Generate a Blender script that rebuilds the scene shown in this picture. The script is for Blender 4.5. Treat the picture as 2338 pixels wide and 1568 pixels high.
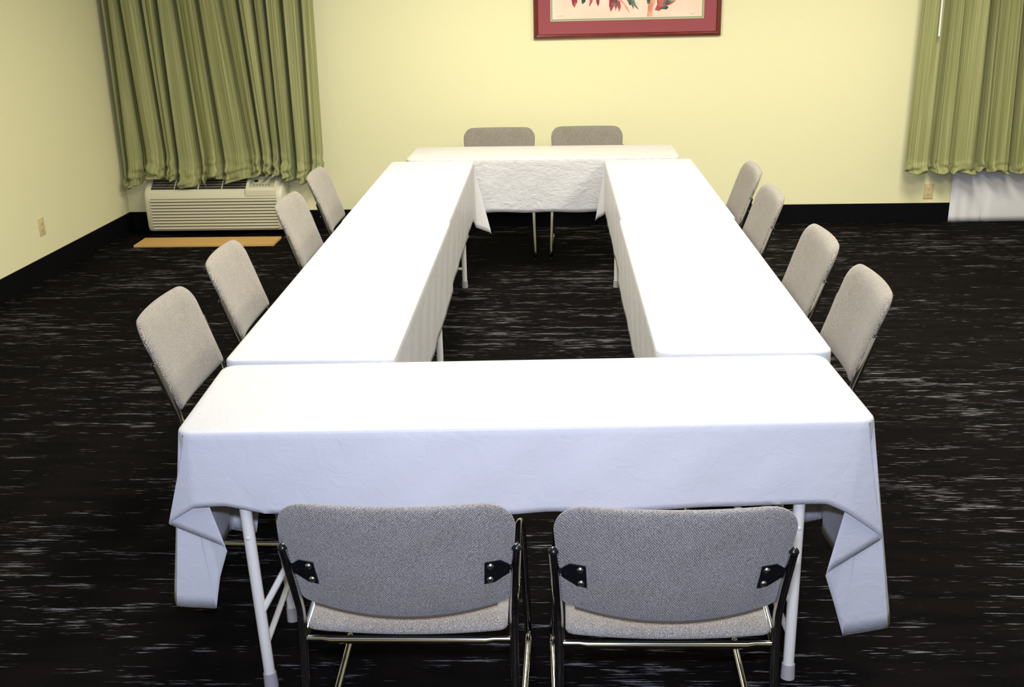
import bpy, bmesh, math, random
import numpy as np
from mathutils import Vector, Matrix
random.seed(7)
SC = bpy.context.scene
for o in list(bpy.data.objects):
    bpy.data.objects.remove(o)
COL = SC.collection

# ------------------------------------------------------------------ camera
CAM_H = 1.85
F_PX, W_PX, H_PX = 2444.0, 2338.0, 1568.0
def cam_basis(dx=1258, dy=-60, r=.020):
    d = Vector(((dx-W_PX/2)/F_PX, (H_PX/2-dy)/F_PX, 1.0)).normalized()
    a, b = -math.tan(r), 1.0
    z = Vector((a, b, -(a*d.x+b*d.y)/d.z)).normalized()
    x = d.cross(z)
    if x.x < 0: x = -x
    return x, d, z
bx_, by_, bz_ = cam_basis()
right = Vector((bx_.x, by_.x, bz_.x)); up = Vector((bx_.y, by_.y, bz_.y)); fwd = Vector((bx_.z, by_.z, bz_.z))
cd = bpy.data.cameras.new('camera'); cam = bpy.data.objects.new('camera', cd); COL.objects.link(cam)
cd.sensor_width = 36.0; cd.lens = F_PX/W_PX*36.0; cd.clip_start = .05
M = Matrix.Identity(4)
for i in range(3):
    M[i][0] = right[i]; M[i][1] = up[i]; M[i][2] = -fwd[i]
M[2][3] = CAM_H
cam.matrix_world = M
SC.camera = cam

# ------------------------------------------------------------------ light
wd = bpy.data.worlds.new('world'); SC.world = wd; wd.use_nodes = True
wd.node_tree.nodes['Background'].inputs[0].default_value = (1, .97, .88, 1)
wd.node_tree.nodes['Background'].inputs[1].default_value = .05
def area(name, loc, rot, sx, sy, power, col):
    l = bpy.data.lights.new(name, 'AREA'); l.shape = 'RECTANGLE'; l.size = sx; l.size_y = sy
    l.energy = power; l.color = col
    o = bpy.data.objects.new(name, l); o.location = loc; o.rotation_euler = rot; COL.objects.link(o)
    return o
WARM = (1.0, .935, .77)
for x, y, p in ((.7, 1.6, 16), (-.6, 4.0, 54), (1.9, 4.0, 58), (-.5, 6.0, 60), (2.2, 6.0, 66)):
    area('ceiling_lamp', (x, y, 2.60), (0, 0, 0), .60, 1.2, p, WARM)
# the flash of the camera, just above the lens
area('camera_flash', (0.0, .0, 2.02), (math.radians(72), 0, 0), .10, .06, 88, (.62, .70, 1.0))
SC.view_settings.view_transform = 'Standard'; SC.view_settings.look = 'None'
SC.view_settings.gamma = 1; SC.view_settings.use_curve_mapping = False
SC.view_settings.exposure = .24

# ------------------------------------------------------------------ materials
MATS = {}
def mat(name, col, rough=.6, metal=0.0, spec=None, build=None):
    if name in MATS: return MATS[name]
    m = bpy.data.materials.new(name); m.use_nodes = True
    nt = m.node_tree; b = nt.nodes['Principled BSDF']
    b.inputs['Base Color'].default_value = (*col, 1); b.inputs['Roughness'].default_value = rough
    b.inputs['Metallic'].default_value = metal
    if spec is not None: b.inputs['Specular IOR Level'].default_value = spec
    if build: build(nt, b)
    MATS[name] = m
    return m
def N(nt, t, **k):
    n = nt.nodes.new(t)
    for a, v in k.items(): setattr(n, a, v)
    return n
def noise(nt, vec, scale, detail=3, rough=.5, dist=0):
    n = N(nt, 'ShaderNodeTexNoise'); n.inputs['Scale'].default_value = scale
    n.inputs['Detail'].default_value = detail; n.inputs['Roughness'].default_value = rough
    n.inputs['Distortion'].default_value = dist
    nt.links.new(vec, n.inputs['Vector']); return n.outputs['Fac']
def coords(nt, scale=(1, 1, 1), out='Object'):
    tc = N(nt, 'ShaderNodeTexCoord'); mp = N(nt, 'ShaderNodeMapping')
    mp.inputs['Scale'].default_value = scale; nt.links.new(tc.outputs[out], mp.inputs['Vector'])
    return mp.outputs['Vector']
def ramp(nt, fac, stops):
    r = N(nt, 'ShaderNodeValToRGB'); e = r.color_ramp.elements
    while len(e) < len(stops): e.new(.5)
    for i, (p, c) in enumerate(stops):
        e[i].position = p; e[i].color = (*c, 1) if len(c) == 3 else c
    nt.links.new(fac, r.inputs['Fac']); return r.outputs['Color']
def bump(nt, b, h, strength=.3, dist=.002):
    n = N(nt, 'ShaderNodeBump'); n.inputs['Strength'].default_value = strength
    n.inputs['Distance'].default_value = dist
    nt.links.new(h, n.inputs['Height']); nt.links.new(n.outputs['Normal'], b.inputs['Normal'])
    return n
def mix(nt, f, a, c, typ='MIX'):
    n = N(nt, 'ShaderNodeMix', data_type='RGBA', blend_type=typ)
    for s, v in ((n.inputs[0], f), (n.inputs[6], a), (n.inputs[7], c)):
        if hasattr(v, 'links') or hasattr(v, 'is_linked'): nt.links.new(v, s)
        elif isinstance(v, (int, float)): s.default_value = v
        else: s.default_value = (*v, 1)
    return n.outputs[2]
def math_(nt, op, a, b=0.0):
    n = N(nt, 'ShaderNodeMath', operation=op)
    for s, v in ((n.inputs[0], a), (n.inputs[1], b)):
        if isinstance(v, (int, float)): s.default_value = v
        else: nt.links.new(v, s)
    return n.outputs[0]

def b_wall(nt, b):
    v = coords(nt, (3, 3, 90)); f = noise(nt, v, 6, 3)
    c = ramp(nt, f, [(.3, (.800, .770, .475)), (.7, (.830, .800, .505))])
    nt.links.new(c, b.inputs['Base Color']); bump(nt, b, f, .12, .001)
def b_carpet(nt, b):
    base = noise(nt, coords(nt, (2.2, 9, 1)), 1.6, 3)
    v = coords(nt, (8, 125, 1)); s1 = noise(nt, v, 1.0, 3, .6, .3)
    v2 = coords(nt, (1.6, 12, 1)); gate = noise(nt, v2, 1.5, 3, .6)
    v3 = coords(nt, (16, 260, 1)); s2 = noise(nt, v3, 1.0, 2, .6)
    fine = noise(nt, coords(nt, (1, 1, 1)), 330, 1)
    t = math_(nt, 'ADD', math_(nt, 'MULTIPLY', s1, .58), math_(nt, 'MULTIPLY', gate, .46))
    t = math_(nt, 'ADD', t, math_(nt, 'MULTIPLY', s2, .22))
    big = noise(nt, coords(nt, (.5, .9, 1)), 1.3, 2)
    t = math_(nt, 'ADD', t, math_(nt, 'MULTIPLY', math_(nt, 'SUBTRACT', big, .5), .22))
    mask = ramp(nt, t, [(.708, (0, 0, 0)), (.768, (1, 1, 1))])
    spk = ramp(nt, fine, [(.30, (.25, .25, .25)), (.72, (1, 1, 1))])
    m2 = mix(nt, 1.0, mask, spk, 'MULTIPLY')
    dark = ramp(nt, base, [(.35, (.0010, .0008, .0010)), (.68, (.0055, .0034, .0031))])
    dk = mix(nt, .8, dark, spk, 'MULTIPLY')
    c = mix(nt, m2, dk, (.235, .225, .245))
    nt.links.new(c, b.inputs['Base Color']); bump(nt, b, fine, .5, .003)
    b.inputs['Specular IOR Level'].default_value = .08
def b_fabric(nt, b):
    v = coords(nt, (1, 1, 1)); a = noise(nt, v, 420, 2, .7)
    v2 = coords(nt, (1, 1, 1)); w = N(nt, 'ShaderNodeTexWave', wave_type='BANDS', bands_direction='DIAGONAL')
    w.inputs['Scale'].default_value = 120; w.inputs['Distortion'].default_value = 3.0; nt.links.new(v2, w.inputs['Vector'])
    w2 = N(nt, 'ShaderNodeTexWave', wave_type='BANDS', bands_direction='X')
    w2.inputs['Scale'].default_value = 110; w2.inputs['Distortion'].default_value = 3.0; nt.links.new(v2, w2.inputs['Vector'])
    h = math_(nt, 'MULTIPLY', w.outputs['Fac'], w2.outputs['Fac'])
    big = noise(nt, v, 9, 3)
    t = math_(nt, 'ADD', math_(nt, 'MULTIPLY', a, .7), math_(nt, 'MULTIPLY', h, .35))
    c = ramp(nt, t, [(.30, (.070, .064, .056)), (.48, (.262, .240, .205)), (.72, (.66, .61, .54))])
    d = ramp(nt, big, [(.3, (.90, .88, .86)), (.7, (1, 1, 1))])
    c = mix(nt, 1.0, c, d, 'MULTIPLY')
    nt.links.new(c, b.inputs['Base Color']); bump(nt, b, t, .55, .0018)
    b.inputs['Sheen Weight'].default_value = .25; b.inputs['Sheen Roughness'].default_value = .5
def b_cloth(nt, b):
    v = coords(nt, (1, 1, 1)); n1 = noise(nt, v, 16, 5, .62, .8)
    n2 = noise(nt, v, 170, 2, .6)
    h = math_(nt, 'ADD', n1, math_(nt, 'MULTIPLY', n2, .16))
    bump(nt, b, h, .42, .006)
    b.inputs['Subsurface Weight'].default_value = 0
def b_crinkle(nt, b):
    v = coords(nt, (1, 1, 1.6)); n1 = noise(nt, v, 13, 6, .68, 1.6)
    w = N(nt, 'ShaderNodeTexVoronoi', feature='DISTANCE_TO_EDGE'); w.inputs['Scale'].default_value = 11
    mv = N(nt, 'ShaderNodeMix', data_type='VECTOR'); mv.inputs[0].default_value = .12
    nn = N(nt, 'ShaderNodeTexNoise'); nn.inputs['Scale'].default_value = 6; nt.links.new(v, nn.inputs['Vector'])
    nt.links.new(v, mv.inputs[4]); nt.links.new(nn.outputs['Color'], mv.inputs[5]); nt.links.new(mv.outputs[1], w.inputs['Vector'])
    h = math_(nt, 'ADD', n1, math_(nt, 'MULTIPLY', w.outputs['Distance'], .5))
    bump(nt, b, h, .55, .012)
def b_curtain(nt, b):
    tc = N(nt, 'ShaderNodeUVMap'); mp = N(nt, 'ShaderNodeMapping'); mp.inputs['Scale'].default_value = (1, .004, 1)
    nt.links.new(tc.outputs['UV'], mp.inputs['Vector']); v = mp.outputs['Vector']
    s = noise(nt, v, 85, 2, .8); g = noise(nt, v, 10, 1)
    t = math_(nt, 'ADD', math_(nt, 'MULTIPLY', s, .62), math_(nt, 'MULTIPLY', g, .40))
    c = ramp(nt, t, [(.36, (.085, .095, .030)), (.44, (.215, .228, .076)), (.49, (.270, .280, .104)), (.53, (.40, .395, .185)), (.57, (.255, .265, .098)), (.70, (.325, .335, .135))])
    nt.links.new(c, b.inputs['Base Color'])
    mp2 = N(nt, 'ShaderNodeMapping'); mp2.inputs['Scale'].default_value = (1, 1, 1); nt.links.new(tc.outputs['UV'], mp2.inputs['Vector'])
    f = noise(nt, mp2.outputs['Vector'], 420, 1); bump(nt, b, f, .2, .001)
    b.inputs['Sheen Weight'].default_value = .15
def b_wood(nt, b):
    v = coords(nt, (1, 1, 1)); f = noise(nt, v, 160, 2, .6); g = noise(nt, coords(nt, (2, 30, 30)), 4, 3)
    t = math_(nt, 'ADD', math_(nt, 'MULTIPLY', f, .5), math_(nt, 'MULTIPLY', g, .5))
    c = ramp(nt, t, [(.3, (.56, .31, .085)), (.7, (.76, .49, .175))]); nt.links.new(c, b.inputs['Base Color'])
def b_frame(nt, b):
    f = noise(nt, coords(nt, (3, 40, 40)), 3, 3)
    c = ramp(nt, f, [(.3, (.085, .008, .006)), (.7, (.17, .020, .012))]); nt.links.new(c, b.inputs['Base Color'])
    b.inputs['Coat Weight'].default_value = .6; b.inputs['Coat Roughness'].default_value = .12
def b_paper(nt, b):
    f = noise(nt, coords(nt, (1, 1, 1)), 5, 3)
    c = ramp(nt, f, [(.45, (.93, .66, .53)), (.70, (.93, .76, .62))]); nt.links.new(c, b.inputs['Base Color'])
def b_petal(c0, c1):
    def f_(nt, b):
        f = noise(nt, coords(nt, (1, 1, 1)), 22, 2)
        c = ramp(nt, f, [(.38, c0), (.62, c1)]); nt.links.new(c, b.inputs['Base Color'])
    return f_
WALL = mat('wall_paint', (.75, .7, .4), .85, build=b_wall, spec=.2)
BASEB = mat('black_baseboard', (.004, .004, .005), .75, spec=.05)
CARPET = mat('streaked_carpet', (.01, .008, .008), 1.0, build=b_carpet)
CEIL = mat('ceiling_white', (.8, .79, .74), .9)
FABRIC = mat('woven_grey_fabric', (.35, .33, .3), .95, build=b_fabric, spec=.15)
PIPING = mat('brown_piping', (.07, .045, .028), .8)
CHROME = mat('chrome', (.62, .61, .58), .10, 1.0)
BLACKM = mat('black_metal', (.006, .006, .007), .22, 0.0)
ZINC = mat('zinc_bolt', (.72, .72, .74), .22, 1.0)
CLOTH = mat('white_cloth', (.56, .558, .568), .42, build=b_cloth, spec=.35)
CRINKLE = mat('crinkled_white_cloth', (.545, .54, .545), .45, build=b_crinkle, spec=.35)
TLEG = mat('cream_enamel', (.66, .63, .56), .4)
TTOP = mat('cream_laminate', (.50, .44, .33), .5)
RUBBER = mat('grey_rubber', (.33, .30, .30), .7)
CURT = mat('green_curtain', (.3, .33, .1), .75, build=b_curtain)
AC = mat('ivory_plastic', (.70, .67, .50), .42)
ACD = mat('recess_shade', (.02, .017, .015), .7)
ACG = mat('grille_brown', (.22, .19, .14), .5)
BTN_GAP = mat('button_and_gap_shade', (.20, .19, .14), .5)
PANEL = mat('panel_label', (.47, .46, .30), .5)
BLK = mat('display_black', (.004, .004, .004), .2)
WOOD = mat('raw_board', (.7, .5, .2), .6, build=b_wood)
MAHOG = mat('mahogany', (.15, .02, .01), .3, build=b_frame)
ROSE = mat('rose_mat', (.30, .066, .080), .8)
SAGE = mat('sage_fillet', (.27, .36, .24), .6)
GOLD = mat('gold_fillet', (.55, .48, .22), .4)
PAPER = mat('peach_paper', (.9, .7, .5), .8, build=b_paper)
RED = mat('petal_red', (.4, .04, .05), .8, build=b_petal((.30, .03, .05), (.58, .13, .12)))
DKG = mat('petal_green', (.05, .08, .06), .8, build=b_petal((.035, .05, .05), (.16, .24, .17)))
STEM = mat('stem_coral', (.75, .25, .17), .8, build=b_petal((.72, .24, .16), (.82, .42, .28)))
OUTL = mat('beige_outlet', (.66, .55, .30), .45)
WHITE = mat('white_sheet', (.78, .77, .80), .7)
WAND = mat('white_wand', (.85, .85, .85), .3)
LAMPM = mat('lamp_trim', (.8, .8, .8), .5)

# ------------------------------------------------------------------ mesh helpers
class MB:
    def __init__(s): s.v = []; s.f = []; s.uv = None
    def add(s, vs, fs):
        k = len(s.v); s.v += [tuple(p) for p in vs]; s.f += [tuple(i+k for i in f) for f in fs]
    def box(s, a, b, bev=0):
        bm = bmesh.new(); bmesh.ops.create_cube(bm, size=1)
        for v in bm.verts:
            v.co = Vector([(a[i]+b[i])/2 + v.co[i]*(b[i]-a[i]) for i in range(3)])
        if bev:
            bmesh.ops.bevel(bm, geom=bm.edges[:]+bm.verts[:], offset=bev, segments=3, affect='EDGES', profile=.5)
        bm.verts.index_update()
        s.add([v.co[:] for v in bm.verts], [[v.index for v in f.verts] for f in bm.faces]); bm.free()
        return s
    def tube(s, pts, r, n=12, caps=True, flat=None):
        pts = [Vector(p) for p in pts]; rs = r if isinstance(r, (list, tuple)) else [r]*len(pts)
        T = []
        for i in range(len(pts)):
            a = pts[max(i-1, 0)]; b = pts[min(i+1, len(pts)-1)]; T.append((b-a).normalized())
        u = T[0].orthogonal().normalized(); vs = []
        for i, p in enumerate(pts):
            u = (u-T[i]*u.dot(T[i])).normalized(); w = T[i].cross(u)
            for k in range(n):
                a = 2*math.pi*k/n; vs.append(p+(u*math.cos(a)+w*math.sin(a))*rs[i])
        fs = [[i*n+k, i*n+(k+1) % n, (i+1)*n+(k+1) % n, (i+1)*n+k] for i in range(len(pts)-1) for k in range(n)]
        if caps: fs += [list(range(n))[::-1], [(len(pts)-1)*n+k for k in range(n)]]
        s.add(vs, fs); return s
    def dome(s, c, d, r, h, n=12, m=4):
        c = Vector(c); d = Vector(d).normalized(); u = d.orthogonal().normalized(); w = d.cross(u); vs = []
        for j in range(m):
            a = math.pi/2*j/m
            for k in range(n):
                t = 2*math.pi*k/n; vs.append(c+(u*math.cos(t)+w*math.sin(t))*r*math.cos(a)+d*h*math.sin(a))
        vs.append(c+d*h); fs = [[j*n+k, j*n+(k+1) % n, (j+1)*n+(k+1) % n, (j+1)*n+k] for j in range(m-1) for k in range(n)]
        fs += [[(m-1)*n+k, (m-1)*n+(k+1) % n, m*n] for k in range(n)]; fs.append(list(range(n))[::-1])
        s.add(vs, fs); return s
    def prism(s, poly, axis, a, b):
        # poly: 2-D points in the two other axes (in x,y,z order), extruded along axis
        def P(p, t):
            q = list(p); q.insert(axis, t); return q
        n = len(poly); vs = [P(p, a) for p in poly]+[P(p, b) for p in poly]
        fs = [list(range(n))[::-1], list(range(n, 2*n))]+[[i, (i+1) % n, n+(i+1) % n, n+i] for i in range(n)]
        s.add(vs, fs); return s
    def build(s, name, m, parent=None, smooth=True, angle=40, sub=0, thick=0):
        me = bpy.data.meshes.new(name); me.from_pydata(s.v, [], s.f)
        bm = bmesh.new(); bm.from_mesh(me)
        if not s.uv: bmesh.ops.recalc_face_normals(bm, faces=bm.faces)
        bm.to_mesh(me); bm.free()
        if s.uv:
            L = me.uv_layers.new(name='UVMap')
            for lp in me.loops: L.data[lp.index].uv = s.uv[lp.vertex_index]
        me.materials.append(m)
        if smooth:
            me.polygons.foreach_set('use_smooth', [True]*len(me.polygons))
            try: me.set_sharp_from_angle(angle=math.radians(angle))
            except Exception: pass
        o = bpy.data.objects.new(name, me); COL.objects.link(o)
        if parent: o.parent = parent
        if sub:
            q = o.modifiers.new('sub', 'SUBSURF'); q.levels = sub; q.render_levels = sub
        if thick:
            q = o.modifiers.new('thick', 'SOLIDIFY'); q.thickness = thick; q.offset = 0
        return o
def arc_path(pts, radii, seg=5):
    """polyline with rounded bends"""
    P = [Vector(p) for p in pts]; out = [P[0]]
    for i in range(1, len(P)-1):
        r = radii[i] if isinstance(radii, (list, tuple)) else radii
        a = (P[i-1]-P[i]); b = (P[i+1]-P[i]); d = min(r, a.length*.45, b.length*.45)
        A = P[i]+a.normalized()*d; B = P[i]+b.normalized()*d
        for k in range(seg+1):
            t = k/seg; out.append(A*(1-t)**2+P[i]*2*t*(1-t)+B*t*t)
    out.append(P[-1]); return out
def tag(o, label=None, cat=None, group=None, kind=None):
    for k, v in (('label', label), ('category', cat), ('group', group), ('kind', kind)):
        if v: o[k] = v
    return o
def empty(name, loc, rz=0):
    o = bpy.data.objects.new(name, None); COL.objects.link(o); o.location = loc; o.rotation_euler = (0, 0, rz)
    o.empty_display_size = .1; return o
def copy_tree(o, parent=None):
    c = o.copy(); COL.objects.link(c); c.parent = parent
    for ch in [x for x in bpy.data.objects if x.parent == o]: copy_tree(ch, c)
    return c

# ------------------------------------------------------------------ room shell
Y1 = 8.17; Y0 = -1.6; ZC = 2.62; XR = 5.2
def wx(y): return -3.315-.035*(Y1-y)          # left wall line
WT = .12
def structure(name, b, m, **k): return tag(b.build(name, m, **k), kind='structure')
b = MB(); b.prism([(wx(Y0)-WT, Y0-WT), (XR+WT, Y0-WT), (XR+WT, Y1+WT), (wx(Y1)-WT, Y1+WT)], 2, -.05, 0); structure('floor', b, CARPET, smooth=False)
b = MB(); b.prism([(wx(Y0)-WT, Y0-WT), (XR+WT, Y0-WT), (XR+WT, Y1+WT), (wx(Y1)-WT, Y1+WT)], 2, ZC, ZC+.08); structure('ceiling', b, CEIL, smooth=False)
b = MB(); b.box((wx(Y1)-WT, Y1, 0), (XR+WT, Y1+WT, ZC)); structure('wall_far', b, WALL, smooth=False)
b = MB(); b.box((wx(Y0)-WT, Y0-WT, 0), (XR+WT, Y0, ZC)); structure('wall_back', b, WALL, smooth=False)
b = MB(); b.box((XR, Y0, 0), (XR+WT, Y1, ZC)); structure('wall_right', b, WALL, smooth=False)
b = MB(); b.prism([(wx(Y0), Y0), (wx(Y1), Y1), (wx(Y1)-WT, Y1), (wx(Y0)-WT, Y0)], 2, 0, ZC); structure('wall_left', b, WALL, smooth=False)
BH = .145; BT = .012
b = MB(); b.box((wx(Y1), Y1-BT, 0), (XR, Y1, BH)); structure('baseboard_far', b, BASEB, smooth=False)
b = MB(); b.prism([(wx(Y0)+BT, Y0), (wx(Y1)+BT, Y1-BT), (wx(Y1), Y1-BT), (wx(Y0), Y0)], 2, 0, BH); structure('baseboard_left', b, BASEB, smooth=False)
b = MB(); b.box((XR-BT, Y0, 0), (XR, Y1-BT, BH)); structure('baseboard_right', b, BASEB, smooth=False)

# ------------------------------------------------------------------ chair
def pillow(hx, hy, r, tf, tb, n, warp, edge=.5, rlow=None):
    """rounded rectangular cushion: grid of front and back faces sharing the rim; warp(x, y, t) -> point"""
    g = []
    for j in range(n+1):
        row = []
        for i in range(n+1):
            u = -1+2*i/n; v = -1+2*j/n
            # denser near the rim
            u = math.sin(math.pi/2*u); v = math.sin(math.pi/2*v)
            m = max(abs(u), abs(v))
            if m < 1e-6: row.append((0, 0, 0)); continue
            qx, qy = u/m*hx, v/m*hy
            r_ = r if (qy > 0 or rlow is None) else rlow
            ix = max(-(hx-r_), min(hx-r_, qx)); iy = max(-(hy-r_), min(hy-r_, qy)); d = math.hypot(qx-ix, qy-iy)
            if d > 1e-9 and abs(qx) > hx-r_ and abs(qy) > hy-r_: qx, qy = ix+(qx-ix)/d*r_, iy+(qy-iy)/d*r_
            row.append((qx*m, qy*m, m))
        g.append(row)
    vs, fs, idx = [], [], {}
    for side in (0, 1):
        for j in range(n+1):
            for i in range(n+1):
                rim = i in (0, n) or j in (0, n)
                if rim and side: idx[(1, j, i)] = idx[(0, j, i)]; continue
                x, y, m = g[j][i]; w = max(0, 1-m**5)**edge
                t = (tf if side == 0 else -tb)*w
                idx[(side, j, i)] = len(vs); vs.append(warp(x, y, t))
    for side in (0, 1):
        for j in range(n):
            for i in range(n):
                q = [idx[(side, j, i)], idx[(side, j, i+1)], idx[(side, j+1, i+1)], idx[(side, j+1, i)]]
                fs.append(q if side == 0 else q[::-1])
    b = MB(); b.add(vs, fs); return b

BZ0, BZ1 = .508, .808
def back_pt(x, h, t):
    """x across, h 0..1 up the back, t towards the sitter"""
    z = BZ0+(BZ1-BZ0)*h
    k = 1-min(1, (x/.27)**2)
    y = .030-.110*h-.036*k
    z -= .030*k*(1-h)**1.5
    return Vector((x*(1-.085*(1-h)*1.0), y+t*.94, z+t*.34))
BACKW = .262
def back_warp(x, y, t):
    h = (y+.14)/.28
    return back_pt(x, h, t)
def make_chair():
    root = empty('stacking_chair', (0, 0, 0))
    back = pillow(BACKW, .14, .072, .030, .010, 28, back_warp, rlow=.014).build('backrest', FABRIC, root, angle=170)
    # dark welt that closes the bottom edge of the back
    pts = []
    for i in range(25):
        x = -.229+.458*i/24; p = back_pt(x, 0.0, -.001); pts.append((p.x, p.y-.002, p.z-.001))
    MB().tube(pts, .0028, 6).build('piping', PIPING, back)
    def seat_warp(x, y, t):
        yy = y+.262; k = yy/.52
        z = .426+t+.010*math.sin(math.pi*min(1, k*1.1))*0-.012*math.sin(math.pi*min(1, max(0, k)))*(1-(x/.22)**2) + .012*(x/.22)**2
        if k > .80: z -= .022*((k-.80)/.2)**2
        return Vector((x*(1-.01*k), yy, z))
    pillow(.231, .258, .045, .030, .014, 24, seat_warp, rlow=.018).build('seat', FABRIC, root, angle=170)
    for s in (-1, 1):
        p = arc_path([(s*.257, -.036, .672), (s*.246, .026, .478), (s*.245, .024, .400), (s*.247, -.020, .012), (s*.262, .600, .012), (s*.249, .520, .440), (s*.242, .475, .452), (s*.242, .030, .402)],
                     [0, .05, .03, .045, .05, .04, .03, 0], 6)
        fr = MB().tube(p, .0108, 12).build('side_frame', CHROME, root)
        d = (Vector(p[0])-Vector(p[1])).normalized()
        MB().dome(p[0], d, .0118, .010).build('end_cap', BLACKM, fr)
        for (yy, nm) in ((-.005, 'foot_pad'), (.56, 'foot_pad')):
            MB().box((s*(.247 if yy < 0.1 else .2605)-.008, yy-.0+.0, 0), (s*(.247 if yy < 0.1 else .2605)+.008, yy+.03, .006), .002).build(nm, BLACKM, fr)
        # bracket plate on the rear of the back: six-sided, with two bolts
        def on_back(x, h, t): return back_pt(x, h, t)
        outl = [(.196, .490), (.196, .285), (.220, .285), (.254, .350), (.254, .425), (.232, .490)]
        vs = []
        for t in (-.0125, -.0155):
            for (x, h) in outl: vs.append(on_back(s*x, h, t))
        n = len(outl)
        fs = [list(range(n)), list(range(n, 2*n))[::-1]]+[[i, (i+1) % n, n+(i+1) % n, n+i] for i in range(n)]
        bb = MB(); bb.add(vs, fs)
        q = on_back(s*.246, .385, -.014); fx = s*.2520; 
        bb.tube([q+Vector((-s*.008, 0, 0)), Vector((fx, -.012, q.z-.002))], .006, 8)
        br = bb.build('bracket', BLACKM, root, smooth=False)
        for h in (.322, .452):
            c = on_back(s*.209, h, -.0155); MB().dome(c, (0, -1, -.25), .0078, .0055).build('bolt', ZINC, br)
    # chrome rail across the rear of the seat, pinched flat towards both ends
    pts = [(-.236, .020, .402), (-.200, .020, .402), (-.180, .020, .399), (.180, .020, .399), (.200, .020, .402), (.236, .020, .402)]
    MB().tube(pts, [.0078, .0078, .0100, .0100, .0078, .0078], 12).build('seat_rail', CHROME, root)
    MB().tube([(-.240, .40, .418), (.240, .40, .418)], .009, 10).build('front_rail', CHROME, root)
    return root
chair = make_chair()
bpy.context.view_layer.update()
CH = [
 # x, y, rz(deg), label
 (-.340, 2.090, 0, 'grey fabric chair seen from behind at the near table, on the left'),
 (.254, 2.075, 0, 'grey fabric chair seen from behind at the near table, on the right'),
 (-1.262, 3.480, -90, 'grey chair on the left side of the tables, closest to the camera'),
 (-1.262, 4.200, -88, 'grey chair on the left side of the tables, second from the camera'),
 (-1.247, 5.270, -90, 'grey chair on the left side whose backrest hides the right end of the air conditioner'),
 (-1.262, 6.030, -88, 'grey chair on the left side, farthest back, below the green curtain corner'),
 (1.050, 3.705, 89, 'grey chair on the right side of the tables, closest to the camera'),
 (1.040, 4.385, 90, 'grey chair on the right side of the tables, second from the camera'),
 (1.020, 5.340, 90, 'grey chair on the right side, third back, overlapping the farthest one'),
 (1.045, 6.045, 89, 'grey chair on the right side, farthest back, partly behind its neighbour'),
 (-.380, 7.705, 180, 'grey chair behind the far table, the left of the two'),
 (.250, 7.715, 180, 'grey chair behind the far table under the picture, the right of the two'),
]
for i, (x, y, rz, lab) in enumerate(CH):
    c = chair if i == 0 else copy_tree(chair)
    c.location = (x, y, 0); c.rotation_euler = (0, 0, math.radians(rz))
    tag(c, lab, 'chair', 'grey stacking chairs around the tables')

# ------------------------------------------------------------------ tables
TH = .745
def make_table(cx, cy, rz, L, Wd, label, legs=((-1, .700, .02), (1, .700, .02)), legw0=.165, off=None, group='folding tables of the conference square'):
    """L along local x, Wd along local y; legs: (side, foot x, inward lean)"""
    root = empty('folding_table', (cx, cy, 0), rz)
    tag(root, label, 'table', group)
    b = MB(); r = .040; pts = []
    for sx, sy, a0 in ((1, 1, 0), (-1, 1, 90), (-1, -1, 180), (1, -1, 270)):
        for k in range(7):
            a = math.radians(a0+15*k); pts.append((sx*(L/2-r)+r*math.cos(a), sy*(Wd/2-r)+r*math.sin(a)))
    b.prism(pts, 2, TH-.022, TH-.004); b.build('tabletop', TTOP, root, angle=30)
    ap = MB()
    for s in (-1, 1):
        ap.box((-L/2+.05, s*(Wd/2-.05)-.01, TH-.05), (L/2-.05, s*(Wd/2-.05)+.01, TH-.022), .002)
    ap.build('apron', TLEG, root)
    for sd, fx, lean, *lw_ in legs:
        legw = lw_[0] if lw_ else legw0
        top = sd*(fx+lean)
        for s in (-1, 1):
            yt, yf = (s*(legw-.004), s*legw) if off is None else off[(s+1)//2]
            p = [(top, yt, TH-.03), (sd*fx+(top-sd*fx)*.04, yf+(yt-yf)*.04, .03)]
            lg = MB().tube(p, [.0165, .0150], 14).build('leg', TLEG, root)
            MB().tube([(sd*fx+(top-sd*fx)*.055, yf+(yt-yf)*.055, .042), (sd*fx, yf, 0.0)], [.0180, .0195], 14).build('foot_cap', RUBBER, lg)
            z = .44; xx = sd*fx+(top-sd*fx)*z/.72
            MB().dome((xx, yf+(yt-yf)*z/.72+s*.0135, z), (0, s, 0), .0075, .004).build('rivet', TLEG, lg)
        for z in (.12,):
            xx = sd*fx+(top-sd*fx)*z/.72
            ya, yb = (-legw, legw) if off is None else [q[1]+(q[0]-q[1])*z/.72 for q in off]
            MB().tube([(xx, ya, z), (xx, yb, z)], .009, 10).build('crossbar', TLEG, root)
        # flat folding brace from each leg up to the underside
        for s in (-1, 1):
            z = .215; xx = sd*fx+(top-sd*fx)*z/.72
            if off is not None and s == 1: continue
            yy = s*(legw-.012) if off is None else off[0][1]+.045
            MB().tube([(xx, yy-(.02 if off else 0), z), (sd*(fx-.20), s*(legw-.012), .58), (sd*(fx-.29), s*(legw-.012), TH-.04)], .0095, 8).build('brace', TLEG, root)
    return root
near_c, near_rz, near_L, near_W = (-.082, 2.786), math.radians(2.1), 1.800, .500
far_c, far_rz = (-.062, 7.035), math.radians(-1.0)
YS = 4.985
make_table(*near_c, near_rz, near_L, near_W, 'nearest folding table, with two grey chairs pulled up to its front', legs=((-1, .715, .050), (1, .712, .020)), off=((-.205, -.292), (.150, .030)))
make_table(-.747, 4.036, math.pi/2, 1.83, .50, 'folding table in the left row, near half, right behind the nearest table', legs=((-1, .66, .02), (1, .68, .02, .215)), legw0=.20)
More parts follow.
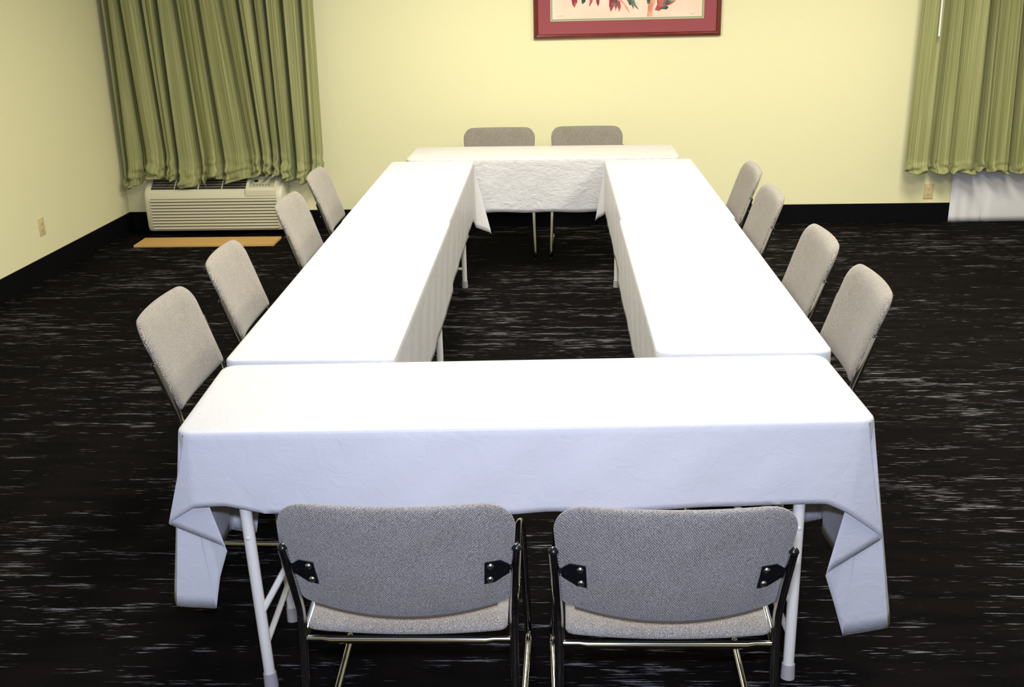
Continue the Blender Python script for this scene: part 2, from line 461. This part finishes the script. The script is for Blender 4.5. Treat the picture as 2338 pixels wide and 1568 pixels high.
make_table(-.752, 5.870, math.pi/2, 1.70, .50, 'folding table in the left row, far half, ahead of the far table', legs=((-1, .50, .02, .12), (1, .58, .02)), legw0=.20)
make_table(.583, 4.036, math.pi/2, 1.83, .50, 'folding table in the right row, near half, right behind the nearest table', legs=((-1, .66, .02), (1, .68, .02, .12)), legw0=.20)
make_table(.593, 5.850, math.pi/2, 1.68, .50, 'folding table in the right row, far half, ahead of the far table', legs=((-1, .50, .02, .12), (1, .58, .02)), legw0=.20)
make_table(*far_c, far_rz, 1.72, .50, 'farthest folding table, crosswise in front of the yellow wall')

def catmull(P, m):
    out = []
    for i in range(len(P)-1):
        p0 = P[max(i-1, 0)]; p1 = P[i]; p2 = P[i+1]; p3 = P[min(i+2, len(P)-1)]
        for k in range(m):
            t = k/m
            a = (p1*2+(p2-p0)*t+(p0*2-p1*5+p2*4-p3)*t*t+(-p0+p1*3-p2*3+p3)*t*t*t)*.5
            l = p1.lerp(p2, t); out.append(l.lerp(a, .22))
    out.append(P[-1]); return out
def make_cloth(name_label, c, rz, L, Wd, over, corners, r=.045, group=None, z=.750, wav=.004, seed=1, m=None):
    """over = overhang of (front, right, back, left) sides; corners: for each of the corners front-left,
    front-right, back-right, back-left a list of drape points (ox, oy, dz) from the front/back side's hem to the
    left/right side's hem, measured outward from the corner; None = plain; 'flat' overhang 0 = lies flat."""
    rnd = random.Random(seed)
    hx, hy = L/2, Wd/2
    ring = []     # (top point, outward normal, hem point, is_cone)
    # go counter-clockwise seen from above: front side left->right, right side, back side, left side
    sides = [((-hx, -hy), (hx, -hy), (0, -1)), ((hx, -hy), (hx, hy), (1, 0)), ((hx, hy), (-hx, hy), (0, 1)), ((-hx, hy), (-hx, -hy), (-1, 0))]
    cdefs = [corners[1], corners[2], corners[3], corners[0]]   # corner after each side
    csign = [(1, -1), (1, 1), (-1, 1), (-1, -1)]
    ph = [rnd.uniform(0, 6) for _ in range(8)]
    for si, (A, B, nn) in enumerate(sides):
        S = over[si]; SAG = .014 if S > .1 and (corners[0] or corners[1]) and si == 0 and wav >= .004 and seed == 3 else 0; cprev = cdefs[si-1]; cnext = cdefs[si]
        ax, ay = A; bx2, by2 = B; ln = math.hypot(bx2-ax, by2-ay)
        # trims where the drape of the corner takes over
        def trim(cd, first):
            if not cd: return r
            # side 0 & 2 run along x: their end of the drape list is its first point
            p = cd[0] if si in (0, 2) else cd[-1]
            along = -(p[0] if si in (0, 2) else p[1])
            return max(r, along)
        t0, t1 = trim(cprev, 0), trim(cnext, 1)
        n = max(6, int(ln/.035))
        for k in range(n+1):
            a = t0+(ln-t0-t1)*k/n; fx, fy = ax+(bx2-ax)*a/ln, ay+(by2-ay)*a/ln
            e = min(k, n-k)/n
            w = wav*math.sin(a*11+ph[si])+wav*.6*math.sin(a*27+ph[si+4])
            w *= min(1, e*5)
            T = Vector((fx, fy, 0)); nv = Vector((nn[0], nn[1], 0))
            H = T+nv*(.003+w)+Vector((0, 0, -S-SAG*math.sin(math.pi*k/n))) + Vector((0, 0, .003*math.sin(a*19+ph[si])*min(1, e*4)))
            ring.append((T, nv, H, 0))
        sx, sy = csign[si]
        O = Vector((sx*hx, sy*hy, 0))
        Oc = Vector((sx*(hx-r), sy*(hy-r), 0))
        cd = cnext
        S2 = over[(si+1) % 4]
        if not cd:
            if si in (0, 2): cd = [(-r, 0, -S), (0, 0, -max(S, S2)), (0, -r, -S2)]
            else: cd = [(-r, 0, -S2), (0, 0, -max(S, S2)), (0, -r, -S)]
        pts = [O+Vector((sx*p[0], sy*p[1], p[2])) for p in cd]
        if si in (1, 3): pts = pts[::-1]
        pl = catmull(pts, 8); K = len(pl)
        a0 = {0: -90, 1: 0, 2: 90, 3: 180}[si]
        for k, H in enumerate(pl):
            if k in (0, K-1): 
                pass
            f = k/(K-1); a = math.radians(a0+90*f)
            nv = Vector((math.cos(a), math.sin(a), 0)); T = Oc+nv*r
            ring.append((T, nv, H, 1))
    R = len(ring); rows = []
    rows.append([T-nv*.020 for T, nv, H, q in ring])
    rows.append([T-nv*.007+Vector((0, 0, -.0006)) for T, nv, H, q in ring])
    rows.append([T-nv*.002+Vector((0, 0, -.0030)) for T, nv, H, q in ring])
    ns = 14
    for s in range(ns+1):
        t = s/ns; row = []
        for i, (T, nv, H, q) in enumerate(ring):
            T2 = T+Vector((0, 0, -.008))
            P = T2.lerp(H, t)
            if not q: P += nv*(.0016*math.sin(T.x*23+T.y*31+t*5+ph[1])*math.sin(math.pi*t))
            row.append(P)
        rows.append(row)
    vs = [p+Vector((0, 0, 0)) for row in rows for p in row]
    fs = []
    for j in range(len(rows)-1):
        for i in range(R):
            i2 = (i+1) % R
            fs.append((j*R+i, (j+1)*R+i, (j+1)*R+i2, j*R+i2))
    fs.append(tuple(range(R)))
    b = MB(); b.add(vs, fs)
    o = b.build('tablecloth', m or CLOTH, angle=50, thick=.0012)
    o.location = (c[0], c[1], z); o.rotation_euler = (0, 0, rz)
    tag(o, name_label, 'tablecloth', group)
    return o
GC = 'white tablecloths on the conference square'
# front-left ear of the near cloth, traced as a folded cone
near_FL = [(-.215, .002, -.233), (-.112, .003, -.208), (-.026, .002, -.212), (.050, -.018, -.266), (.046, -.026, -.278), (-.078, -.034, -.345), (-.090, -.037, -.365), (-.060, -.046, -.450), (-.040, -.045, -.545), (-.036, -.044, -.548), (.064, -.030, -.530), (.076, -.060, -.500), (.004, -.150, -.49)]
near_FR = [(-.240, .002, -.233), (-.118, .003, -.233), (-.058, .002, -.262), (.046, -.018, -.345), (.043, -.026, -.362), (-.078, -.034, -.455), (-.090, -.037, -.475), (-.060, -.046, -.560), (-.026, -.045, -.668), (-.022, -.044, -.672), (.094, -.030, -.640), (.106, -.060, -.618), (.006, -.160, -.54)]
near_B = [(-.15, .0, -.20), (-.05, .0, -.21), (.012, -.020, -.265), (-.095, -.030, -.345), (-.085, -.036, -.37), (-.052, -.030, -.555), (.020, -.022, -.550), (.025, -.05, -.53), (.003, -.12, -.50)]
ear = lambda S, E, k=.06: [(-.06, .003, -S), (k, -.02, -S-.05), (-.03, -.03, -(S+E)/2-.06), (.02, -.04, -E-.04), (.003, -.10, -E)]
make_cloth('white tablecloth on the nearest table, its corner ears hanging folded', near_c, near_rz, 1.812, .515, (.232, .54, .20, .49),
           [near_FL, near_FR, near_B, near_B], seed=3, group=GC)
# left row: cloth along y; local x = world y after rz = 90 degrees; local -y = world +x (inner side)
make_cloth('white tablecloth on the near half of the left row', (-.747, 4.018), math.pi/2, 1.945, .522, (.345, .0, .20, .16),
           [[(-.03, 0, -.345), (-.005, .004, -.345), (0, -.04, -.16)], [(-.03, 0, -.345), (-.002, .0, -.345), (0, -.03, -.0)], [(-.004, 0, -.2), (-.002, 0, -.2), (0, -.004, 0)], None], wav=.0015, r=.030, seed=5, group=GC, z=.7506)
make_cloth('white tablecloth on the far half of the left row, its ear hanging inward', (-.752, 5.855), math.pi/2, 1.735, .520, (.325, .12, .20, .0),
           [[(-.004, 0, -.325), (-.002, 0, -.325), (0, -.004, -.0)], [(-.30, .0, -.330), (-.22, .004, -.345), (-.13, .012, -.40), (-.02, .085, -.455), (-.008, .100, -.470), (-.010, .085, -.44), (-.035, .03, -.36), (-.012, .0, -.2), (-.004, -.06, -.12)], None, [(-.004, 0, -.2), (-.002, 0, -.2), (0, -.004, 0)]], wav=.0015, r=.030, seed=6, group=GC, z=.7492)
make_cloth('white tablecloth on the near half of the right row, showing its rounded near end', (.583, 4.040), math.pi/2, 1.900, .535, (.20, .0, .315, .16),
           [None, [(-.004, 0, -.2), (-.002, 0, -.2), (0, -.004, 0)], [(-.004, 0, -.315), (-.002, 0, -.315), (0, -.004, 0)], [(-.05, 0, -.315), (.0, .004, -.315), (0, -.05, -.16)]], wav=.0012, r=.045, seed=7, group=GC, z=.7506)
make_cloth('white tablecloth on the far half of the right row', (.593, 5.840), math.pi/2, 1.715, .535, (.20, .12, .300, .0),
           [[(-.004, 0, -.2), (-.002, 0, -.2), (0, -.004, 0)], None, [(-.22, .0, -.300), (-.12, .006, -.325), (-.02, .045, -.370), (-.008, .055, -.385), (-.02, .02, -.33), (-.012, .0, -.2), (-.004, -.06, -.12)], [(-.004, 0, -.300), (-.002, 0, -.300), (0, -.004, 0)]], wav=.0012, r=.030, seed=8, group=GC, z=.7492)
make_cloth('white tablecloth on the farthest table, wrinkled front hanging between the rows', far_c, far_rz, 1.735, .520, (.345, .22, .15, .22),
           [None, None, None, None], seed=9, group=GC, wav=.002, m=CRINKLE)

# ------------------------------------------------------------------ curtains
def make_curtain(name, label, cols, hem, ztop, y0, ydepth, spill, seed, nmesh=420, crumple=.21):
    """cols: list of (x at the top, x at the hem, y offset) control points from left to right; hem: list of (x, z)"""
    rnd = random.Random(seed); n = len(cols); us = [i/(n-1) for i in range(n)]
    def interp(u, k):
        a = min(n-2, int(u*(n-1))); t = u*(n-1)-a
        if k == 2: t = t*t*(3-2*t)
        return cols[a][k]*(1-t)+cols[a+1][k]*t
    hx = [h[0] for h in hem]; hz = [h[1] for h in hem]
    rows = 90; vs = []; uvs = []; X = []
    ph = [rnd.uniform(0, 6.28) for _ in range(12)]
    for i in range(nmesh+1):
        u = i/nmesh
        for j in range(rows+1):
            v = j/rows                      # 0 top 1 hem
            v = 1-(1-v)**1.25
            xb = interp(u, 1); zb = float(np.interp(xb, hx, hz))
            z = ztop+(zb-ztop)*v
            g = max(0, min(1, (ztop-z)/(ztop-.42)))
            x = interp(u, 0)*(1-g)+xb*g
            y = y0+interp(u, 2)*ydepth*(1-.15*g)
            # small secondary ripples
            y += .004*math.sin(u*150+ph[0])*(.4+.6*g)+.003*math.sin(u*230+g*3+ph[1])
            # crumple near the hem
            d = max(0, 1-(z-zb)/crumple)
            d = d**1.5
            q1 = math.sin(u*47+ph[2]+z*22); q2 = math.sin(z*62+2.2*math.sin(u*29+ph[3])); q3 = math.sin(u*38-z*70+ph[5])
            cr = (abs(q1*q2)**.6*math.copysign(1, q1*q2))*.55+math.sin(u*97+z*55+ph[4])*.2+(1-2*abs(q3)**.7)*.5
            y += spill(x)*d*.8+cr*.046*d
            x += math.sin(z*60+u*40+ph[6])*.010*d
            z += math.sin(u*80+ph[7])*.008*d
            vs.append((x, y, z))
            uvs.append((u*2.6, (ztop-z)))
    R = rows+1; fs = [(i*R+j, i*R+j+1, (i+1)*R+j+1, (i+1)*R+j) for i in range(nmesh) for j in range(rows)]
    b = MB(); b.add(vs, fs); b.uv = uvs
    o = b.build(name, CURT, angle=180, thick=.002)
    tag(o, label, 'curtain', 'green striped curtains'); return o
# (top x, bottom x, y offset; negative = towards the room)
lc = [(-3.275, -3.262, .2), (-3.235, -3.235, .9), (-3.20, -3.225, -.1), (-3.175, -3.12, .1), (-3.160, -3.075, 1.0), (-3.125, -3.05, -.75), (-3.05, -2.97, -.95), (-3.015, -2.935, -.2), (-2.997, -2.92, .95),
      (-2.965, -2.895, -.7), (-2.895, -2.862, -.6), (-2.869, -2.843, 1.0), (-2.835, -2.81, -.8), (-2.78, -2.72, -.9), (-2.755, -2.656, .6), (-2.72, -2.63, -.6), (-2.62, -2.52, -.9),
      (-2.598, -2.486, .8), (-2.565, -2.45, -.7), (-2.47, -2.33, -1.0), (-2.449, -2.262, .5), (-2.42, -2.24, -.5), (-2.33, -2.20, -.95), (-2.309, -2.179, .8), (-2.28, -2.16, -.7), (-2.20, -2.12, -.6),
      (-2.185, -2.103, 1.0), (-2.15, -2.09, -.6), (-2.10, -2.06, -.8), (-2.084, -2.046, .9), (-2.05, -2.03, -.8), (-1.975, -1.97, -.9), (-1.951, -1.94, 1.0), (-1.92, -1.915, -.8),
      (-1.84, -1.85, -.6), (-1.808, -1.83, .8), (-1.78, -1.80, -.6), (-1.735, -1.75, -.4), (-1.714, -1.731, .3)]
lhem = [(-3.262, .355), (-3.23, .365), (-3.12, .420), (-3.05, .448), (-2.999, .458), (-2.90, .44), (-2.845, .421), (-2.818, .381), (-2.70, .375), (-2.625, .385), (-2.596, .440), (-2.531, .455), (-2.479, .410), (-2.435, .416), (-2.315, .441), (-2.113, .462), (-2.048, .447), (-2.001, .414), (-1.934, .405), (-1.886, .385), (-1.80, .43), (-1.732, .45)]
lhem = [(a, z_-.004) for a, z_ in lhem]
make_curtain('curtain', 'green striped curtain on the left, its hem crumpled on the air conditioner', lc, lhem, 2.30, 8.040, .066,
             lambda x: (-.088 if -3.12 < x < -2.0 else -.045), 4)
rc = [(2.621, 2.608, -.5), (2.66, 2.65, -.65), (2.76, 2.765, -.8), (2.789, 2.795, .6), (2.825, 2.806, 1.0), (2.86, 2.85, .2), (2.90, 2.93, -.45), (2.925, 2.95, -.2), (2.96, 2.99, -.6), (3.06, 3.10, -.9), (3.085, 3.122, .3), (3.105, 3.14, 1.0),
      (3.14, 3.185, -.3), (3.175, 3.215, .5), (3.21, 3.25, -.6), (3.28, 3.35, -.8), (3.304, 3.372, 1.0), (3.36, 3.42, -.6), (3.46, 3.52, -.9), (3.49, 3.55, .9), (3.55, 3.60, -.7), (3.66, 3.70, -.9), (3.69, 3.73, .9), (3.76, 3.80, -.8), (3.86, 3.90, -.6), (3.90, 3.94, .3)]
rhem = [(2.60, .411), (2.78, .404), (2.80, .402), (2.95, .400), (3.12, .402), (3.2, .408), (3.36, .400), (3.95, .404)]
make_curtain('curtain', 'green striped curtain at the right edge of the frame, hem straight, above the white sheet', rc, rhem, 2.30, 8.045, .070,
             lambda x: -.012, 9, 320, .10)
for xs, nm in (((-3.29, -1.70), 'white curtain track above the left green curtain'), ((2.60, 3.96), 'white curtain track above the right green curtain')):
    b = MB(); b.box((xs[0], 8.02, 2.306), (xs[1], 8.06, 2.335), .003); b.box((xs[0], 8.06, 2.308), (xs[0]+.02, Y1, 2.33)); b.box((xs[1]-.02, 8.06, 2.308), (xs[1], Y1, 2.33))
    tag(b.build('curtain_track', WAND), nm, 'curtain rail', 'curtain tracks')
w = MB().tube([(2.718, 7.935, 2.31), (2.729, 7.935, 1.383)], .0065, 8)
w.dome((2.729, 7.935, 1.384), (.01, 0, -1), .0075, .006)
tag(w.build('curtain_wand', WAND), 'thin white pull wand hanging in front of the right green curtain', 'curtain wand')
# white sheet down to the floor
vs = []; fs = []; nx = 120; nz = 10
for i in range(nx+1):
    x = 3.018+.84*i/nx
    for j in range(nz+1):
        z = .003+.46*j/nz
        y = 8.148+.0035*math.sin((x-3)*75)*max(0, 1-(x-3.0)/.28)-.004*(1 if .26 < x-3.0 < .5 else 0)*0
        d = (x-3.0)-.29-.06*z
        y -= .010/(1+math.exp(-d*90))
        y += .006*(1-z/.75)*(1/(1+math.exp((z-.055+.05*(x-3.2))*160)) if x > 3.25 else 0)
        vs.append((x, y, z))
fs = [(i*(nz+1)+j, i*(nz+1)+j+1, (i+1)*(nz+1)+j+1, (i+1)*(nz+1)+j) for i in range(nx) for j in range(nz)]
b = MB(); b.add(vs, fs); o = b.build('white_sheet', WHITE, angle=60, thick=.004)
tag(o, 'plain white sheet hanging to the carpet below the right green curtain', 'sheet')

# ------------------------------------------------------------------ air conditioner
ax0, ax1 = -3.095, -2.035
ac = empty('air_conditioner', ((ax0+ax1)/2, 8.05, 0)); tag(ac, 'ivory louvred wall air conditioner under the left green curtain', 'air conditioner')
def acb(b, name, m, parent=ac, **k):
    for i, v in enumerate(b.v): b.v[i] = (v[0]-(ax0+ax1)/2, v[1]-8.05, v[2])
    return b.build(name, m, parent, **k)
prof = [(Y1-.002, .035), (7.965, .035), (7.940, .045), (7.926, .075), (7.918, .200), (7.918, .300), (7.930, .342), (7.945, .358), (8.035, .424), (8.060, .432), (Y1-.002, .436)]
b = MB(); n = len(prof); cols_ = []
for x, s in ((ax0, .90), (ax0+.006, .955), (ax0+.018, .985), (ax0+.035, 1), (ax1-.035, 1), (ax1-.018, .985), (ax1-.006, .955), (ax1, .90)):
    k = len(b.v); cols_.append(k)
    for (y, z) in prof:
        yy = Y1-.002+(y-(Y1-.002))*s; zz = .235+(z-.235)*(s*.5+.5 if s < 1 else 1); b.v.append((x, yy, zz))
for c in range(len(cols_)-1):
    for i in range(n): b.f.append((cols_[c]+i, cols_[c]+(i+1) % n, cols_[c+1]+(i+1) % n, cols_[c+1]+i))
b.f.append(tuple(cols_[0]+i for i in range(n))[::-1]); b.f.append(tuple(cols_[-1]+i for i in range(n)))
acb(b, 'body', AC, angle=32)
b = MB()
for i in range(10):
    z = .060+.0235*i; sl = (7.9275-7.9175)*max(0, (.2-z)/.125)
    b.prism([(7.921+sl, z+.001), (7.905+sl*.9, z+.003), (7.905+sl*.9, z+.0145), (7.921+sl, z+.0165)], 0, ax0+.050, ax1-.045)
fg = acb(b, 'front_grille', AC, angle=20)
b = MB(); b.prism([(7.930, .058), (7.9255, .060), (7.9155, .200), (7.9155, .293), (7.925, .295)], 0, ax0+.050, ax1-.045)
acb(b, 'louvre_gap_shade', BTN_GAP, fg, smooth=False)  # darker strip paints the shade in the gaps between louvres
# discharge grille on the sloping top
def slope(t, off): # t along the slope 0 front .. 1 rear, off outward
    y = 7.945+(8.035-7.945)*t; z = .358+(.424-.358)*t; nx_, nz_ = -.591, .806
    return y+nx_*off, z+nz_*off
b = MB(); gx0, gx1 = ax0+.055, ax0+.780
b.prism([slope(.02, .0006), slope(1.0, .0006), slope(1.0, .0015), slope(.02, .0015)], 0, gx0, gx1)  # flat near-black sheet, shade inside the vent slots put into its colour
vent = acb(b, 'vent_slot_shade', ACD, smooth=False)
b = MB()
for i in range(4):
    t = .15+.24*i; b.prism([slope(t, .0015), slope(t+.075, .0015), slope(t+.075, .006), slope(t, .006)], 0, gx0, gx1)
acb(b, 'grille_slats', ACG, vent, smooth=False)
for f in (.25, .5, .75):
    b = MB(); x = gx0+(gx1-gx0)*f; b.prism([slope(0, .001), slope(1.0, .001), slope(1.0, .0085), slope(0, .0085)], 0, x-.003, x+.003)
    acb(b, 'grille_divider', AC, vent, smooth=False)
b = MB(); b.prism([(7.931, .308), (7.914, .312), (7.914, .350), (7.930, .368), slope(1.0, .018), slope(1.0, -.004)], 0, ax0+.785, ax1-.045)
cp = acb(b, 'control_panel', AC, angle=25)
b = MB(); 
def cps(t, off):
    y0_, z0_ = 7.930, .368; y1_, z1_ = slope(1.0, .018); return y0_+(y1_-y0_)*t-.59*off, z0_+(z1_-z0_)*t+.8*off
b.prism([cps(.06, 0.0002), cps(.82, .0002), cps(.82, .001), cps(.06, .001)], 0, ax0+.810, ax1-.058); acb(b, 'label_plate', PANEL, cp, smooth=False)
b = MB(); b.prism([cps(.50, .001), cps(.66, .001), cps(.66, .0025), cps(.50, .0025)], 0, ax0+.845, ax0+.872); acb(b, 'display', BLK, cp, smooth=False)
for i in range(6):
    x = ax0+.842+.0225*i; b = MB(); b.prism([cps(.20, .001), cps(.30, .001), cps(.30, .0025), cps(.20, .0025)], 0, x, x+.011); acb(b, 'button', BTN_GAP, cp, smooth=False)
# board on the carpet
b = MB(); b.box((-3.088, 7.590, 0), (-2.045, 7.835, .016), .0015)
tag(b.build('wooden_board', WOOD, smooth=False), 'bare pale wooden board lying on the carpet before the air conditioner', 'board')

# ------------------------------------------------------------------ outlets
def outlet(loc, rz, label):
    r = empty('wall_outlet', loc, rz); tag(r, label, 'outlet', 'beige wall outlets')
    p = MB().box((-.036, -.006, -.058), (.036, 0, .058), .002).build('cover_plate', OUTL, r)
    for z in (-.020, .020):
        q = MB(); pts = [(.0155*math.cos(a)*1.0, z+.014*math.sin(a)) for a in [math.pi*2*k/16 for k in range(16)]]
        q.prism(pts, 1, -.0085, -.004); s = q.build('socket', OUTL, p, angle=30)
        t = MB(); t.box((-.007, -.0090, z-.002), (-.005, -.0083, z+.006)); t.box((.005, -.0090, z-.002), (.007, -.0083, z+.006)); t.box((-.002, -.009, z-.009), (.002, -.0083, z-.005))
        t.build('slots', BLK, s, smooth=False)
    MB().dome((0, -.006, 0), (0, -1, 0), .003, .0015, 8, 2).build('screw', OUTL, p)
    return r
outlet((2.853, Y1, .235), 0, 'beige outlet on the far wall left of the white sheet')
ly = 6.80; outlet((wx(ly), ly, .340), math.radians(90-2.0), 'beige outlet low on the left wall near the photo edge')

# ------------------------------------------------------------------ framed picture
px0, px1, pz0, pz1 = -.130, 1.232, 1.398, 2.330
pic = empty('framed_picture', ((px0+px1)/2, Y1, pz0)); tag(pic, 'botanical print with rose mat in a dark red wooden frame', 'picture')
pic.rotation_euler = (0, math.radians(-.25), 0)
cxp = (px0+px1)/2
def pb(b, name, m, parent=pic, **k):
    for i, v in enumerate(b.v): b.v[i] = (v[0]-cxp, v[1]-Y1, v[2]-pz0)
    return b.build(name, m, parent, **k)
fw = .034
sec = [(0, 0), (0, .020), (.006, .028), (.014, .030), (.022, .024), (.028, .022), (fw, .014), (fw, 0)]   # (inward, towards the room)
b = MB(); m4 = []
for (ix, d) in sec:
    k = len(b.v); m4.append(k)
    b.v += [(px0+ix, Y1-d, pz0+ix), (px1-ix, Y1-d, pz0+ix), (px1-ix, Y1-d, pz1-ix), (px0+ix, Y1-d, pz1-ix)]
for a in range(len(sec)-1):
    for c in range(4): b.f.append((m4[a]+c, m4[a]+(c+1) % 4, m4[a+1]+(c+1) % 4, m4[a+1]+c))
pb(b, 'frame', MAHOG, smooth=False)
def rect_ring(x0, x1, z0, z1, w, y, yb):
    b = MB()
    for (a0, c0, a1, c1) in ((x0, z0, x1, z0+w), (x0, z1-w, x1, z1), (x0, z0+w, x0+w, z1-w), (x1-w, z0+w, x1, z1-w)):
        b.box((a0, y, c0), (a1, yb, c1))
    return b
q0, q1, q2, q3 = px0+fw-.004, px1-fw+.004, pz0+fw-.004, pz1-fw+.004
pb(rect_ring(q0, q1, q2, q3, .094, Y1-.010, Y1-.002), 'picture_mat', ROSE, smooth=False)
q0 += .094; q1 -= .094; q2 += .094; q3 -= .094
pb(rect_ring(q0, q1, q2, q3, .006, Y1-.0085, Y1-.002), 'gilt_fillet', GOLD, smooth=False)
pb(rect_ring(q0+.006, q1-.006, q2+.006, q3-.006, .009, Y1-.0075, Y1-.002), 'sage_fillet', SAGE, smooth=False)
b = MB(); b.box((q0+.012, Y1-.005, q2+.012), (q1-.012, Y1-.002, q3-.012)); art = pb(b, 'print', PAPER, smooth=False)
# painted shapes, placed in print pixels of the photograph: 4.676 px of the zoom = 1 photo px
def Z(zx, zy):   # zoom coordinates -> x, z on the wall
    u = 1180+zx/4.676; v = zy/4.676
    return -.129+(u-1219)*(1.367/426.0), 1.398+(88-(v+(u-1219)*.0145))*(.1245/40.0)
def leaf(pts, m, nm, k=[0]):
    k[0] += 1; b = MB(); y = Y1-.0052-.00004*k[0]
    P = [Z(*p) for p in pts]; b.prism(P, 1, y-.0001, Y1-.0045)
    pb(b, nm, m, art, smooth=False)
leaf([(575, -60), (640, -60), (650, 20), (618, 80), (596, 50)], RED, 'painted_leaf')
leaf([(690, -60), (735, -60), (735, 18), (700, 45), (692, 10)], DKG, 'painted_leaf')
leaf([(790, -60), (830, -60), (808, 20), (772, 75), (776, 30)], RED, 'painted_leaf')
leaf([(840, -60), (885, -60), (880, 40), (866, 72), (850, 30)], RED, 'painted_leaf')
leaf([(985, -60), (1035, -60), (1035, 70), (1002, 125), (983, 60)], RED, 'painted_leaf')
leaf([(1030, -60), (1085, -60), (1075, 20), (1050, 95), (1030, 50)], DKG, 'painted_leaf')
leaf([(1070, 0), (1100, 20), (1108, 80), (1090, 130), (1072, 70), (1045, 125), (1055, 60)], RED, 'painted_leaf')
leaf([(1085, 0), (1110, 0), (1175, 70), (1205, 150), (1160, 90), (1130, 40)], STEM, 'painted_stem')
leaf([(1130, -60), (1230, -60), (1260, 40), (1280, 95), (1240, 50), (1200, 60), (1180, 20)], DKG, 'painted_leaf')
leaf([(1225, 0), (1310, 85), (1250, 30), (1300, 110), (1240, 60), (1246, 105), (1215, 50)], DKG, 'painted_leaf')
leaf([(1400, -60), (1480, -60), (1470, 20), (1440, 100), (1443, 178), (1384, 178), (1392, 100), (1392, 20)], STEM, 'painted_stem')
leaf([(1370, -60), (1420, -60), (1415, 45), (1385, 45)], DKG, 'painted_leaf')
leaf([(1480, -60), (1620, -60), (1600, 10), (1690, 12), (1640, 50), (1580, 70), (1510, 122), (1465, 110), (1490, 50)], RED, 'painted_leaf')
leaf([(1540, 75), (1580, 60), (1612, 80), (1590, 105), (1500, 98)], DKG, 'painted_leaf')
leaf([(1560, 10), (1690, 14), (1610, 40), (1545, 60)], DKG, 'painted_leaf')
for x0_, x1_, zz in ((415, 510, 165), (1840, 1880, 150)):
    leaf([(x0_, zz), (x1_, zz-2), (x1_, zz+2), (x0_, zz+4)], STEM, 'signature_mark')

# the rest of the spray, above the photo's upper edge
rr = random.Random(11)
leaf([(1405, -640), (1435, -640), (1480, -50), (1400, -50)], STEM, 'painted_stem')
for k in range(26):
    cx_ = rr.uniform(480, 1750); cy_ = rr.uniform(-600, -190); a_ = rr.uniform(0, 6.28); l_ = rr.uniform(70, 120); w_ = l_*rr.uniform(.22, .36)
    P_ = [(-l_, 0), (-l_*.4, -w_), (l_*.3, -w_*.8), (l_, 0), (l_*.35, w_*.7), (-l_*.45, w_)]
    leaf([(cx_+p*math.cos(a_)-q*math.sin(a_), min(-70, cy_+p*math.sin(a_)+q*math.cos(a_))) for p, q in P_], (RED, DKG, RED, STEM)[k % 4], 'painted_leaf')
